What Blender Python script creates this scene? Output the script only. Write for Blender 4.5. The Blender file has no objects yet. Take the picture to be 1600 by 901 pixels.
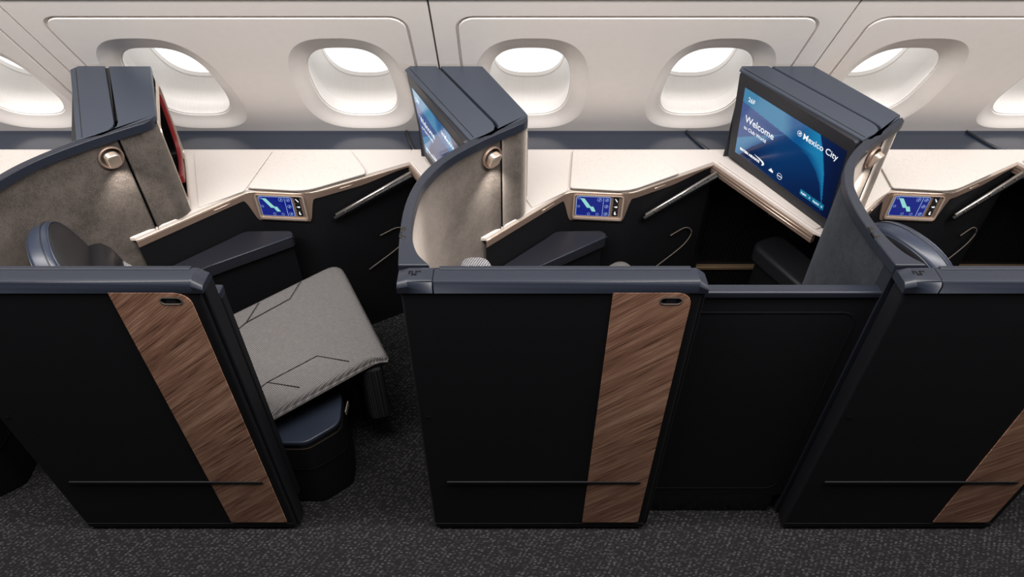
import bpy, bmesh, math
from math import sin, cos, pi, radians
from mathutils import Vector, Matrix
from mathutils.geometry import tessellate_polygon

scene = bpy.context.scene
C = scene.collection

# ------------------------------------------------------------------ camera
cam_d = bpy.data.cameras.new('camera')
cam_d.lens = 24.0; cam_d.sensor_width = 36.0; cam_d.sensor_fit = 'HORIZONTAL'
cam_d.clip_start = 0.05
cam = bpy.data.objects.new('camera', cam_d); C.objects.link(cam)
cam.location = (0, 0, 2.03); cam.rotation_euler = (radians(47.8), 0, 0)
scene.camera = cam

# ------------------------------------------------------------------ world, lights, exposure
w = bpy.data.worlds.new('world'); scene.world = w; w.use_nodes = True
bg = w.node_tree.nodes['Background']
bg.inputs[0].default_value = (1.0, 0.99, 0.98, 1); bg.inputs[1].default_value = 1.5

def area(name, loc, target, sx, sy, power, col=(1, 0.95, 0.9), spread=180):
    l = bpy.data.lights.new(name, 'AREA'); l.shape = 'RECTANGLE'; l.size = sx; l.size_y = sy
    l.energy = power; l.color = col; l.spread = radians(spread)
    o = bpy.data.objects.new(name, l); C.objects.link(o); o.location = loc
    o.rotation_euler = (Vector(target) - Vector(loc)).to_track_quat('-Z', 'Y').to_euler()
    return o
area('ceiling_light', (0.0, 0.75, 2.36), (0.0, 0.95, 0.0), 6.0, 0.35, 62, (1, 0.95, 0.91))
area('bin_light', (0.0, 1.0, 2.28), (0.0, 2.1, 0.9), 6.5, 0.14, 96, (1, 0.965, 0.94))

vs = scene.view_settings
vs.view_transform = 'Standard'; vs.look = 'None'; vs.gamma = 1.0; vs.use_curve_mapping = False
vs.exposure = 0.0

# ------------------------------------------------------------------ materials
def srgb(r, g, b):
    f = lambda c: ((c / 255) / 12.92 if c / 255 <= 0.04045 else (((c / 255) + 0.055) / 1.055) ** 2.4)
    return (f(r), f(g), f(b), 1)

class NT:
    def __init__(s, name):
        s.m = bpy.data.materials.new(name); s.m.use_nodes = True
        s.t = s.m.node_tree; s.b = s.t.nodes['Principled BSDF']
    def n(s, typ, **kw):
        x = s.t.nodes.new(typ)
        for k, v in kw.items():
            if k in x.inputs: x.inputs[k].default_value = v
            else: setattr(x, k, v)
        return x
    def l(s, a, b): s.t.links.new(a, b)
    def coords(s, scale=(1, 1, 1), rot=(0, 0, 0)):
        tc = s.n('ShaderNodeTexCoord'); mp = s.n('ShaderNodeMapping')
        mp.inputs['Scale'].default_value = scale; mp.inputs['Rotation'].default_value = rot
        s.l(tc.outputs['Object'], mp.inputs['Vector']); return mp.outputs['Vector']
    def ramp(s, fac, stops):
        r = s.n('ShaderNodeValToRGB'); e = r.color_ramp.elements
        while len(e) < len(stops): e.new(0.5)
        for i, (p, c) in enumerate(stops): e[i].position = p; e[i].color = c
        s.l(fac, r.inputs['Fac']); return r.outputs['Color']
    def bump(s, h, strength=0.3, dist=0.001):
        b = s.n('ShaderNodeBump'); b.inputs['Strength'].default_value = strength
        b.inputs['Distance'].default_value = dist; s.l(h, b.inputs['Height'])
        s.l(b.outputs['Normal'], s.b.inputs['Normal'])

def plain(name, col, rough=0.5, metal=0.0, spec=0.5, noise=0.0, nscale=200, bump=0.0, sheen=0, coat=0):
    k = NT(name); b = k.b
    b.inputs['Base Color'].default_value = col; b.inputs['Roughness'].default_value = rough
    b.inputs['Metallic'].default_value = metal; b.inputs['Specular IOR Level'].default_value = spec
    b.inputs['Sheen Weight'].default_value = sheen; b.inputs['Coat Weight'].default_value = coat
    v = k.coords()
    t = k.n('ShaderNodeTexNoise', Scale=nscale, Detail=3.0); k.l(v, t.inputs['Vector'])
    lo = tuple(c * (1 - noise) for c in col[:3]) + (1,); hi = tuple(min(1, c * (1 + noise)) for c in col[:3]) + (1,)
    k.l(k.ramp(t.outputs['Fac'], [(0.3, lo), (0.7, hi)]), b.inputs['Base Color'])
    if bump: k.bump(t.outputs['Fac'], bump, 0.0006)
    return k.m

M = {}
M['wall'] = plain('wall_plastic', srgb(232, 226, 221), 0.55, noise=0.012, nscale=30)
M['white'] = plain('window_white', srgb(234, 231, 228), 0.6, noise=0.01)
M['groove'] = plain('seam_brown', srgb(95, 86, 80), 0.7)  # brown-grey shared by seam backing, wall skin, gaps and trim lines
M['navy'] = plain('navy_coated_metal', srgb(54, 61, 73), 0.42, spec=0.5, noise=0.05, nscale=900, bump=0.08)
M['navydark'] = plain('navy_soft_edge', srgb(30, 34, 43), 0.45, noise=0.03, nscale=600)
M['cap'] = plain('navy_cap', srgb(31, 36, 47), 0.42, noise=0.04, nscale=900)
M['panel'] = plain('black_panel', srgb(20, 21, 25), 0.6, spec=0.25, noise=0.06, nscale=60)
M['inner'] = plain('interior_black', srgb(17, 17, 20), 0.6, spec=0.2, noise=0.05, nscale=60)
M['ledge'] = plain('ledge_blue', srgb(31, 41, 58), 0.26, spec=0.8, noise=0.03, nscale=400, coat=0.15)
M['cream'] = plain('cream_composite', srgb(212, 204, 198), 0.5, noise=0.01)
M['bronze'] = plain('rose_bronze', srgb(150, 128, 115), 0.42, metal=0.55, noise=0.04, nscale=400)
M['bronzelight'] = plain('polished_champagne', srgb(226, 208, 192), 0.3, metal=0.7, noise=0.02)
M['leather'] = plain('navy_leather', srgb(30, 32, 39), 0.42, spec=0.5, noise=0.08, nscale=700, bump=0.25)
M['leatherblack'] = plain('black_leather', srgb(30, 30, 34), 0.4, noise=0.08, nscale=700, bump=0.25)
M['leatherblue'] = plain('blue_leather_band', srgb(44, 51, 66), 0.36, noise=0.06, nscale=700, bump=0.2)
M['bezel'] = plain('bezel_black', srgb(36, 36, 41), 0.45, spec=0.4, noise=0.03)
M['black'] = plain('gloss_black', srgb(12, 12, 14), 0.25, noise=0.02)
M['red'] = plain('red_leather', srgb(122, 32, 34), 0.42, noise=0.08, nscale=400, bump=0.15)
M['silver'] = plain('satin_silver', srgb(205, 200, 195), 0.3, metal=0.9, noise=0.02)
M['steel'] = plain('dark_steel', srgb(120, 118, 116), 0.35, metal=0.8, noise=0.02)
M['gold'] = plain('gold_trim', srgb(176, 148, 118), 0.35, metal=0.7, noise=0.02)
M['ceiling'] = plain('ceiling_white', srgb(210, 204, 196), 0.7, noise=0.01)
M['dark'] = plain('aisle_dark', srgb(40, 40, 45), 0.7, noise=0.03)

def speckle():
    k = NT('speckled_cream'); v = k.coords()
    t = k.n('ShaderNodeTexNoise', Scale=260.0, Detail=4.0, Roughness=0.7); k.l(v, t.inputs['Vector'])
    k.l(k.ramp(t.outputs['Fac'], [(0.32, srgb(188, 178, 171)), (0.46, srgb(213, 206, 200)), (1, srgb(216, 209, 204))]), k.b.inputs['Base Color'])
    k.b.inputs['Roughness'].default_value = 0.5
    return k.m
M['speckle'] = speckle()

def fabric(name, c0, c1, sheen, tint):
    k = NT(name); v = k.coords()
    t = k.n('ShaderNodeTexNoise', Scale=14.0, Detail=9.0, Roughness=0.78); k.l(v, t.inputs['Vector'])
    t2 = k.n('ShaderNodeTexNoise', Scale=420.0, Detail=2.0); k.l(v, t2.inputs['Vector'])
    mx = k.n('ShaderNodeMix', data_type='FLOAT'); mx.inputs[0].default_value = 0.45
    k.l(t.outputs['Fac'], mx.inputs[2]); k.l(t2.outputs['Fac'], mx.inputs[3])
    k.l(k.ramp(mx.outputs[0], [(0.40, c0), (0.60, c1)]), k.b.inputs['Base Color'])
    k.b.inputs['Roughness'].default_value = 0.9; k.b.inputs['Specular IOR Level'].default_value = 0.15
    k.b.inputs['Sheen Weight'].default_value = sheen; k.b.inputs['Sheen Roughness'].default_value = 0.35
    k.b.inputs['Sheen Tint'].default_value = tint
    k.bump(t2.outputs['Fac'], 0.5, 0.0015)
    if sheen > 0.5:      # long-napped felt: a second layer of bright fibre tips
        sh = k.n('ShaderNodeBsdfSheen'); sh.inputs['Color'].default_value = tint; sh.inputs['Roughness'].default_value = 0.4
        ad = k.n('ShaderNodeAddShader'); k.l(k.b.outputs[0], ad.inputs[0]); k.l(sh.outputs[0], ad.inputs[1])
        k.l(ad.outputs[0], k.t.nodes['Material Output'].inputs['Surface'])
    return k.m
M['fabric'] = fabric('shell_felt', srgb(54, 49, 46), srgb(94, 87, 82), 0.8, srgb(240, 228, 218))
M['felt'] = fabric('outer_felt', srgb(38, 41, 46), srgb(56, 60, 66), 0.1, srgb(200, 210, 230))

def weave(name, c0, c1, scale, ang=0.0):
    k = NT(name)
    tc = k.n('ShaderNodeTexCoord'); mp = k.n('ShaderNodeMapping'); mp.inputs['Rotation'].default_value = (0, 0, ang)
    k.l(tc.outputs['Object'], mp.inputs['Vector'])
    outs = []
    for d in ('X', 'Y'):
        wv = k.n('ShaderNodeTexWave', Scale=scale, Distortion=0.6); wv.bands_direction = d
        wv.inputs['Detail Scale'].default_value = 6.0
        k.l(mp.outputs['Vector'], wv.inputs['Vector']); outs.append(wv.outputs['Fac'])
    mul = k.n('ShaderNodeMath', operation='MULTIPLY'); k.l(outs[0], mul.inputs[0]); k.l(outs[1], mul.inputs[1])
    ns = k.n('ShaderNodeTexNoise', Scale=90.0, Detail=4.0); k.l(mp.outputs['Vector'], ns.inputs['Vector'])
    mx = k.n('ShaderNodeMix', data_type='FLOAT'); mx.inputs[0].default_value = 0.3
    k.l(mul.outputs[0], mx.inputs[2]); k.l(ns.outputs['Fac'], mx.inputs[3])
    k.l(k.ramp(mx.outputs[0], [(0.2, c0), (0.75, c1)]), k.b.inputs['Base Color'])
    k.b.inputs['Roughness'].default_value = 0.9; k.b.inputs['Specular IOR Level'].default_value = 0.15
    k.bump(mul.outputs[0], 0.6, 0.0015)
    return k.m
M['seat'] = weave('grey_seat_weave', srgb(92, 90, 90), srgb(150, 146, 145), 60, radians(40))
M['seatshade'] = weave('shaded_seat_weave', srgb(40, 40, 42), srgb(74, 72, 73), 60, radians(40))  # same seat weave, with the leg rest's shade put into the colour
M['bolster'] = weave('pale_knit', srgb(96, 96, 100), srgb(215, 215, 218), 45, radians(20))

def carpet():
    k = NT('carpet_weave'); v = k.coords((1.0, 2.3, 1.0), (0, 0, radians(-20)))
    vo = k.n('ShaderNodeTexVoronoi', Scale=78.0); vo.inputs['Randomness'].default_value = 0.75; k.l(v, vo.inputs['Vector'])
    v2 = k.coords((1.0, 1.0, 1.0), (0, 0, radians(32)))
    wv = k.n('ShaderNodeTexWave', Scale=24.0, Distortion=3.0); wv.inputs['Detail Scale'].default_value = 5.0; k.l(v2, wv.inputs['Vector'])
    ns = k.n('ShaderNodeTexNoise', Scale=300.0, Detail=3.0, Roughness=0.7); k.l(v, ns.inputs['Vector'])
    m1 = k.n('ShaderNodeMath', operation='MULTIPLY_ADD'); m1.inputs[1].default_value = -0.9; m1.inputs[2].default_value = 0.62
    k.l(vo.outputs['Distance'], m1.inputs[0])
    m2 = k.n('ShaderNodeMath', operation='MULTIPLY_ADD'); m2.inputs[1].default_value = 0.22; k.l(wv.outputs['Fac'], m2.inputs[0]); k.l(m1.outputs[0], m2.inputs[2])
    m3 = k.n('ShaderNodeMath', operation='MULTIPLY'); k.l(m2.outputs[0], m3.inputs[0]); k.l(ns.outputs['Fac'], m3.inputs[1])
    k.l(k.ramp(m3.outputs[0], [(0.12, srgb(33, 33, 34)), (0.24, srgb(60, 60, 60)), (0.38, srgb(100, 98, 97))]), k.b.inputs['Base Color'])
    k.b.inputs['Roughness'].default_value = 0.95; k.b.inputs['Specular IOR Level'].default_value = 0.1
    k.bump(m3.outputs[0], 0.8, 0.006)
    return k.m
M['carpet'] = carpet()

def wood():
    # grain runs diagonally up to the right across the panel (local XZ plane)
    k = NT('walnut_grain'); 
    tc = k.n('ShaderNodeTexCoord')
    m1 = k.n('ShaderNodeMapping'); m1.inputs['Rotation'].default_value = (0, radians(39), 0); k.l(tc.outputs['Object'], m1.inputs['Vector'])
    m2 = k.n('ShaderNodeMapping'); m2.inputs['Scale'].default_value = (4.0, 1.0, 260.0); k.l(m1.outputs['Vector'], m2.inputs['Vector'])
    m3 = k.n('ShaderNodeMapping'); m3.inputs['Scale'].default_value = (1.6, 1.0, 26.0); k.l(m1.outputs['Vector'], m3.inputs['Vector'])
    a = k.n('ShaderNodeTexNoise', Scale=1.6, Detail=7.0, Roughness=0.65, Distortion=0.2); k.l(m2.outputs['Vector'], a.inputs['Vector'])
    b = k.n('ShaderNodeTexNoise', Scale=1.5, Detail=4.0, Roughness=0.6, Distortion=0.3); k.l(m3.outputs['Vector'], b.inputs['Vector'])
    mx = k.n('ShaderNodeMix', data_type='FLOAT'); mx.inputs[0].default_value = 0.36
    k.l(a.outputs['Fac'], mx.inputs[2]); k.l(b.outputs['Fac'], mx.inputs[3])
    k.l(k.ramp(mx.outputs[0], [(0.38, srgb(72, 48, 40)), (0.46, srgb(136, 98, 80)), (0.53, srgb(168, 128, 106)), (0.63, srgb(206, 170, 146))]), k.b.inputs['Base Color'])
    k.b.inputs['Roughness'].default_value = 0.5; k.b.inputs['Specular IOR Level'].default_value = 0.3
    k.bump(a.outputs['Fac'], 0.15, 0.0005)
    return k.m
M['wood'] = wood()

def glass():
    k = NT('cabin_window_glass'); t = k.t
    tr = k.n('ShaderNodeBsdfTransparent'); gl = k.n('ShaderNodeBsdfGlossy', Roughness=0.03)
    mx = k.n('ShaderNodeMixShader'); mx.inputs[0].default_value = 0.04
    k.l(tr.outputs[0], mx.inputs[1]); k.l(gl.outputs[0], mx.inputs[2])
    k.l(mx.outputs[0], t.nodes['Material Output'].inputs['Surface'])
    return k.m
M['glass'] = glass()

def emis(name, col, s, attr=None, rough=0.12):
    k = NT(name); b = k.b
    b.inputs['Base Color'].default_value = (0.004, 0.004, 0.006, 1); b.inputs['Roughness'].default_value = rough
    b.inputs['Emission Strength'].default_value = s
    if attr:
        a = k.n('ShaderNodeAttribute'); a.attribute_name = attr; k.l(a.outputs['Color'], b.inputs['Emission Color'])
    else: b.inputs['Emission Color'].default_value = col
    return k.m
M['screen'] = emis('lit_display', None, 1.0, 'Col')
M['text'] = emis('lit_lettering', srgb(240, 243, 248), 1.0)
M['uiblue'] = emis('touchscreen_blue', srgb(10, 28, 122), 1.0)
M['uiseat'] = emis('touchscreen_seat_aqua', srgb(143, 212, 205), 1.0)
M['uiline'] = emis('touchscreen_line', srgb(150, 175, 225), 1.0)
M['btn'] = emis('display_button_teal', srgb(20, 110, 146), 1.0)
M['lampglow'] = emis('lamp_glow', srgb(255, 240, 220), 6.0)

# ------------------------------------------------------------------ helpers
def link(o, parent=None):
    C.objects.link(o)
    if parent: o.parent = parent
    return o

def thing(name, label, cat, loc=(0, 0, 0), group=None):
    o = bpy.data.objects.new(name, None); o.location = loc; o.empty_display_size = 0.05
    C.objects.link(o); o['label'] = label; o['category'] = cat
    if group: o['group'] = group
    return o

def world_loc(p):
    v = Vector((0, 0, 0))
    while p: v += Vector(p.location); p = p.parent
    return v

def part(name, vf, mat, parent=None, smooth=False, bevel=0, seg=2, angle=35, structure=False):
    """mesh part; vertices are given in suite coordinates, stored relative to the parent"""
    verts, faces = vf
    off = world_loc(parent) if parent else Vector((0, 0, 0))
    me = bpy.data.meshes.new(name)
    me.from_pydata([Vector(v) - off for v in verts], [], faces)
    me.materials.append(M[mat] if isinstance(mat, str) else mat)
    bm = bmesh.new(); bm.from_mesh(me)
    bmesh.ops.recalc_face_normals(bm, faces=bm.faces) if not smooth == 'keep' else None
    bm.to_mesh(me); bm.free()
    if smooth:
        me.polygons.foreach_set('use_smooth', [True] * len(me.polygons))
    o = bpy.data.objects.new(name, me); link(o, parent)
    if bevel:
        b = o.modifiers.new('bevel', 'BEVEL'); b.width = bevel; b.segments = seg; b.limit_method = 'ANGLE'; b.angle_limit = radians(angle)
        b.harden_normals = True
        me.polygons.foreach_set('use_smooth', [True] * len(me.polygons))
    if structure: o['kind'] = 'structure'
    return o

def box(x0, x1, y0, y1, z0, z1):
    v = [(x, y, z) for z in (z0, z1) for y in (y0, y1) for x in (x0, x1)]
    return v, [(0, 2, 3, 1), (4, 5, 7, 6), (0, 1, 5, 4), (2, 6, 7, 3), (0, 4, 6, 2), (1, 3, 7, 5)]

def join(*vfs):
    V, F = [], []
    for v, f in vfs:
        n = len(V); V += list(v); F += [tuple(i + n for i in q) for q in f]
    return V, F

def prism(poly, z0, z1):
    n = len(poly)
    v = [(p[0], p[1], z0) for p in poly] + [(p[0], p[1], z1) for p in poly]
    f = [(i, (i + 1) % n, n + (i + 1) % n, n + i) for i in range(n)]
    f += [tuple(reversed(range(n))), tuple(range(n, 2 * n))]
    return v, f

def slab(fn, poly, d0, d1):
    """prism in a custom frame fn(a,b,d)"""
    n = len(poly)
    v = [fn(p[0], p[1], d0) for p in poly] + [fn(p[0], p[1], d1) for p in poly]
    f = [(i, (i + 1) % n, n + (i + 1) % n, n + i) for i in range(n)]
    f += [tuple(reversed(range(n))), tuple(range(n, 2 * n))]
    return v, f

def rrect(x0, x1, y0, y1, r, k=6, corners=(1, 1, 1, 1)):
    """rounded rectangle ccw from bottom-left; corners = bl, br, tr, tl"""
    out = []
    for (cx, cy, a0, px, py), on in zip(((x0 + r, y0 + r, pi, x0, y0), (x1 - r, y0 + r, 1.5 * pi, x1, y0),
                                          (x1 - r, y1 - r, 0, x1, y1), (x0 + r, y1 - r, .5 * pi, x0, y1)), corners):
        if on:
            for i in range(k + 1):
                a = a0 + (pi / 2) * i / k; out.append((cx + r * cos(a), cy + r * sin(a)))
        else: out.append((px, py))
    return out

def rpoly(pts, rs, k=5):
    """round the corners of a polygon"""
    n = len(pts); out = []
    for i in range(n):
        p = Vector(pts[i][:2]); r = rs[i] if isinstance(rs, (list, tuple)) else rs
        if r <= 0: out.append(tuple(p)); continue
        a = (Vector(pts[i - 1][:2]) - p); b = (Vector(pts[(i + 1) % n][:2]) - p)
        da = min(r, a.length * .45); db = min(r, b.length * .45)
        pa = p + a.normalized() * da; pb = p + b.normalized() * db
        for j in range(k + 1):
            t = j / k; q = pa * (1 - t) ** 2 + p * 2 * t * (1 - t) + pb * t * t
            out.append((q.x, q.y))
    return out

def catmull(pts, k=8):
    P = [Vector(p) for p in pts]; P = [2 * P[0] - P[1]] + P + [2 * P[-1] - P[-2]]; out = []
    for i in range(1, len(P) - 2):
        for j in range(k):
            t = j / k
            out.append(0.5 * ((2 * P[i]) + (-P[i - 1] + P[i + 1]) * t + (2 * P[i - 1] - 5 * P[i] + 4 * P[i + 1] - P[i + 2]) * t * t + (-P[i - 1] + 3 * P[i] - 3 * P[i + 1] + P[i + 2]) * t ** 3))
    out.append(P[-2]); return out

def strip(path, zs, closed=False):
    """vertical wall following a plan path through heights zs"""
    v, f = [], []; n = len(path); m = len(zs)
    for p in path:
        for z in zs: v.append((p[0], p[1], z))
    for i in range(n if closed else n - 1):
        j = (i + 1) % n
        for q in range(m - 1): f.append((i * m + q, j * m + q, j * m + q + 1, i * m + q + 1))
    return v, f

def offset(path, d):
    """offset an open plan path to its left by d"""
    out = []; n = len(path)
    for i in range(n):
        a = Vector(path[max(0, i - 1)][:2]); b = Vector(path[min(n - 1, i + 1)][:2]); t = (b - a).normalized()
        p = Vector(path[i][:2]); out.append((p.x - t.y * d, p.y + t.x * d))
    return out

def tube(pts, r, k=8, closed=False, cap=True):
    P = [Vector(p) for p in pts]; n = len(P); v, f = [], []
    up = Vector((0, 0, 1))
    for i in range(n):
        a = P[i - 1] if (i > 0 or closed) else P[i]; b = P[(i + 1) % n] if (i < n - 1 or closed) else P[i]
        t = (b - a).normalized(); u = t.cross(up)
        if u.length < 1e-3: u = t.cross(Vector((1, 0, 0)))
        u.normalize(); w2 = u.cross(t).normalized()
        rr = r[i] if isinstance(r, (list, tuple)) else r
        for j in range(k):
            a2 = 2 * pi * j / k; v.append(P[i] + u * rr * cos(a2) + w2 * rr * sin(a2))
    for i in range(n if closed else n - 1):
        q = (i + 1) % n
        for j in range(k): f.append((i * k + j, i * k + (j + 1) % k, q * k + (j + 1) % k, q * k + j))
    if not closed and cap: f += [tuple(range(k)), tuple(range((n - 1) * k, n * k))]
    return v, f

def rings(rs, closed_ends=(False, False)):
    n = len(rs[0]); v = [p for r in rs for p in r]; f = []
    for i in range(len(rs) - 1):
        for j in range(n): f.append((i * n + j, i * n + (j + 1) % n, (i + 1) * n + (j + 1) % n, (i + 1) * n + j))
    if closed_ends[0]: f.append(tuple(reversed(range(n))))
    if closed_ends[1]: f.append(tuple(range((len(rs) - 1) * n, len(rs) * n)))
    return v, f

def sup(cx, cy, a, b, e=3.0, n=64, egg=0.0):
    out = []
    for i in range(n):
        t = 2 * pi * i / n; c_, s_ = cos(t), sin(t)
        x = a * math.copysign(abs(c_) ** (2 / e), c_); y = b * math.copysign(abs(s_) ** (2 / e), s_)
        out.append((cx + x * (1 - egg * (y / b)), cy + y))
    return out

def fill(outer, holes, fn):
    polys = [[Vector((p[0], p[1], 0)) for p in outer]] + [[Vector((p[0], p[1], 0)) for p in h] for h in holes]
    tris = tessellate_polygon(polys); flat = [p for q in polys for p in q]
    return [fn(p.x, p.y) for p in flat], [tuple(t) for t in tris]

def text(name, s, size, fn, parent, mat='text', align='LEFT', bold=0.0, lift=0.0006, tilt=None):
    """flat lettering laid in frame fn(a,b,d): a right, b up"""
    cu = bpy.data.curves.new(name, 'FONT'); cu.body = s; cu.size = size; cu.align_x = align; cu.offset = bold
    cu.resolution_u = 3
    tmp = bpy.data.objects.new('tmp', cu); C.objects.link(tmp)
    bpy.context.view_layer.update()
    me = bpy.data.meshes.new_from_object(tmp.evaluated_get(bpy.context.evaluated_depsgraph_get()))
    bpy.data.objects.remove(tmp)
    off = world_loc(parent)
    for v in me.vertices: v.co = Vector(fn(v.co.x, v.co.y, lift)) - off
    me.materials.clear(); me.materials.append(M[mat])
    o = bpy.data.objects.new(name, me); link(o, parent); return o

def dup(root, dx, label=None, dy=0):
    r = root.copy(); C.objects.link(r); r.location = Vector(root.location) + Vector((dx, dy, 0))
    if label: r['label'] = label
    def rec(a, b):
        for ch in list(a.children):
            c = ch.copy(); C.objects.link(c); c.parent = b; rec(ch, c)
    rec(root, r)
    return r

# ================================================================== SETTING
P = 1.1            # pitch of the suites
part('floor', box(-4, 4, -1.4, 2.30, -0.05, 0.0), 'carpet', structure=True)
part('ceiling', box(-4, 4, -1.4, 2.6, 2.42, 2.5), 'ceiling', structure=True)
part('wall_front', box(-4, 4, -1.5, -1.4, 0, 2.5), 'dark', structure=True)
part('wall_left', box(-4.1, -4.0, -1.5, 2.7, 0, 2.5), 'dark', structure=True)
part('wall_right', box(4.0, 4.1, -1.5, 2.7, 0, 2.5), 'dark', structure=True)

# fuselage side wall: leaning plane, x along cabin, t up the wall, d outward
def W(x, t, d=0.0):
    return (x, 2.40 - 0.5258 * t + 0.8507 * d, 0.70 + 0.8507 * t + 0.5258 * d)
MOD = 1.251; X0 = -0.2435
wall = bpy.data.objects.new('wall_back', None); C.objects.link(wall); wall['kind'] = 'structure'
def wall_panel(cx):
    h = MOD / 2 - 0.003
    outer = [(cx - h, -0.06), (cx + h, -0.06), (cx + h, 0.739), (cx - h, 0.739)]
    go = rrect(cx - 0.555, cx + 0.555, -0.055, 0.664, 0.058, 8, (0, 0, 1, 1))
    gi = rrect(cx - 0.545, cx + 0.545, -0.055, 0.652, 0.05, 8, (0, 0, 1, 1))
    wins = [sup(cx + s * MOD / 4 - 0.003, 0.281, 0.2, 0.279, 2.9, 72, 0.07) for s in (-1, 1)]
    fn = lambda x, t: W(x, t, 0)
    plates = []
    plates.append(fill(outer, [go], fn))
    plates.append(rings([[W(x, t, 0) for x, t in go], [W(x, t, 0.009) for x, t in go], [W(x, t, 0.009) for x, t in gi], [W(x, t, -0.001) for x, t in gi]]))
    plates.append(fill(gi, [w_ for w_ in wins], lambda x, t: W(x, t, -0.001)))
    # returned edges of the panel at its seams
    plates.append(rings([[W(x, t, 0) for x, t in outer], [W(x, t, 0.02) for x, t in outer]]))
    o = part('wall_panel', join(*plates), 'wall', wall, smooth='keep')
    me = o.data
    me.polygons.foreach_set('use_smooth', [False] * len(me.polygons))
    return o
for k in range(-2, 3): wall_panel(X0 + MOD * (k + 0.5))
part('seam_backing', box(0, 0, 0, 0, 0, 0) if False else join(*[slab(W, [(X0 + MOD * k - 0.02, -0.05), (X0 + MOD * k + 0.02, -0.05), (X0 + MOD * k + 0.02, 0.73), (X0 + MOD * k - 0.02, 0.73)], 0.016, 0.03) for k in range(-2, 4)]), 'groove', wall)

win_no = 0
for k in range(-2, 3):
    for s in (-1, 1):
        cx = X0 + MOD * (k + 0.5) + s * MOD / 4 - 0.003
        if not (-2.3 < cx < 2.3): continue
        win_no += 1
        wn = bpy.data.objects.new('window_%d' % win_no, None); wn.location = W(cx, 0.25, 0); C.objects.link(wn); wn['kind'] = 'structure'
        so = (cx, 0.281, 0.2, 0.279); gl = (cx - 0.004, 0.258, 0.147, 0.212)
        R = []
        for f_, d in ((0, -0.001), (0.05, 0.0), (0.14, 0.0025), (0.26, 0.0065), (0.42, 0.0125), (0.6, 0.019), (0.8, 0.025), (1.0, 0.029)):
            g = [a + (b - a) * f_ for a, b in zip(so, gl)]
            R.append([W(x, t, d) for x, t in sup(g[0], g[1], g[2], g[3], 2.9, 72, 0.07 * (1 - f_) + 0.03 * f_)])
        part('window_surround', rings(R), 'wall', wn, smooth=True)
        g2 = sup(gl[0], gl[1], gl[2], gl[3], 2.9, 72, 0.03); g3 = sup(gl[0], gl[1], gl[2] - 0.005, gl[3] - 0.005, 2.9, 72, 0.03)
        part('window_gasket', rings([[W(x, t, 0.029) for x, t in g2], [W(x, t, 0.034) for x, t in g2], [W(x, t, 0.034) for x, t in g3], [W(x, t, 0.045) for x, t in g3]]), 'white', wn, smooth=False)
        g4 = sup(gl[0], gl[1], gl[2] - 0.012, gl[3] - 0.012, 2.7, 72, 0.03); g5 = sup(gl[0], gl[1], gl[2] - 0.0145, gl[3] - 0.015, 2.7, 72, 0.03)
        part('window_tunnel', rings([[W(x, t, 0.040) for x, t in sup(gl[0], gl[1], gl[2] + 0.002, gl[3] + 0.002, 2.9, 72, 0.03)], [W(x, t, 0.09) for x, t in g2], [W(x, t, 0.19) for x, t in g4], [W(x, t, 0.194) for x, t in g5], [W(x, t, 0.21) for x, t in g5]]), 'white', wn, smooth=False)
        v, f = fill(g3, [], lambda x, t: W(x, t, 0.040)); part('window_pane', (v, f), 'glass', wn)
# skin around the tunnels that keeps the wall cavity dark, and the closing shell below and above
skin_outer = [(-4, -0.35), (4, -0.35), (4, 1.6), (-4, 1.6)]
holes = []
for k in range(-2, 3):
    for s in (-1, 1):
        cx = X0 + MOD * (k + 0.5) + s * MOD / 4 - 0.003
        if -2.3 < cx < 2.3: holes.append(sup(cx - 0.004, 0.258, 0.145, 0.21, 2.6, 48, 0.03))
part('wall_skin', fill(skin_outer, holes, lambda x, t: W(x, t, 0.192)), 'groove', wall)
part('wall_lower', box(-4, 4, 2.245, 2.29, 0, 0.68), 'inner', wall)

# luggage-bin lip above the side wall
tr = bpy.data.objects.new('trim_1', None); C.objects.link(tr); tr['kind'] = 'structure'
part('bin_lip', slab(lambda a, b, c: W(c, a, b), [(0.742, -0.006), (0.742, 0.1), (0.80, 0.1), (0.80, -0.006)], -4, 4), 'wall', tr, bevel=0.006)
part('bin_underside', slab(lambda a, b, c: W(c, a, b), [(0.80, 0.0), (0.80, 0.15), (1.6, 1.0), (1.6, 0.75)], -4, 4), 'ceiling', tr)

# blue window ledge
led = bpy.data.objects.new('trim_2', None); led.location = (0, 2.3, 0.68); C.objects.link(led); led['kind'] = 'structure'
prof = [(2.226, 0.66), (2.226, 0.684), (2.229, 0.69), (2.236, 0.6925), (2.25, 0.692), (2.255, 0.689), (2.38, 0.682), (2.43, 0.684), (2.47, 0.69), (2.47, 0.66)]
part('window_ledge', slab(lambda a, b, c: (c, a, b), prof, -4, 4), 'ledge', led)
for k in range(-2, 3):
    x = 0.715 + P * k
    part('ledge_joint', tube([(x + 0.02, 2.243, 0.694), (x - 0.005, 2.31, 0.689), (x - 0.03, 2.40, 0.685)], 0.0065, 8), 'navydark', led, smooth=True)

# ================================================================== SUITES (all built at the middle suite, then copied)
T = 1.056
# ---- plan curves of the curved shell
Ip = [(-0.182, 1.1515), (-0.214, 1.195), (-0.232, 1.255), (-0.238, 1.33), (-0.233, 1.43), (-0.216, 1.497), (-0.171, 1.588), (-0.089, 1.682), (0.018, 1.777)]
Op = [(-0.252, 1.1515), (-0.261, 1.25), (-0.264, 1.36), (-0.252, 1.46), (-0.222, 1.55), (-0.172, 1.628), (-0.118, 1.69)]
I = catmull([Vector(p) for p in Ip], 7); O = catmull([Vector(p) for p in Op], 7)

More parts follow.
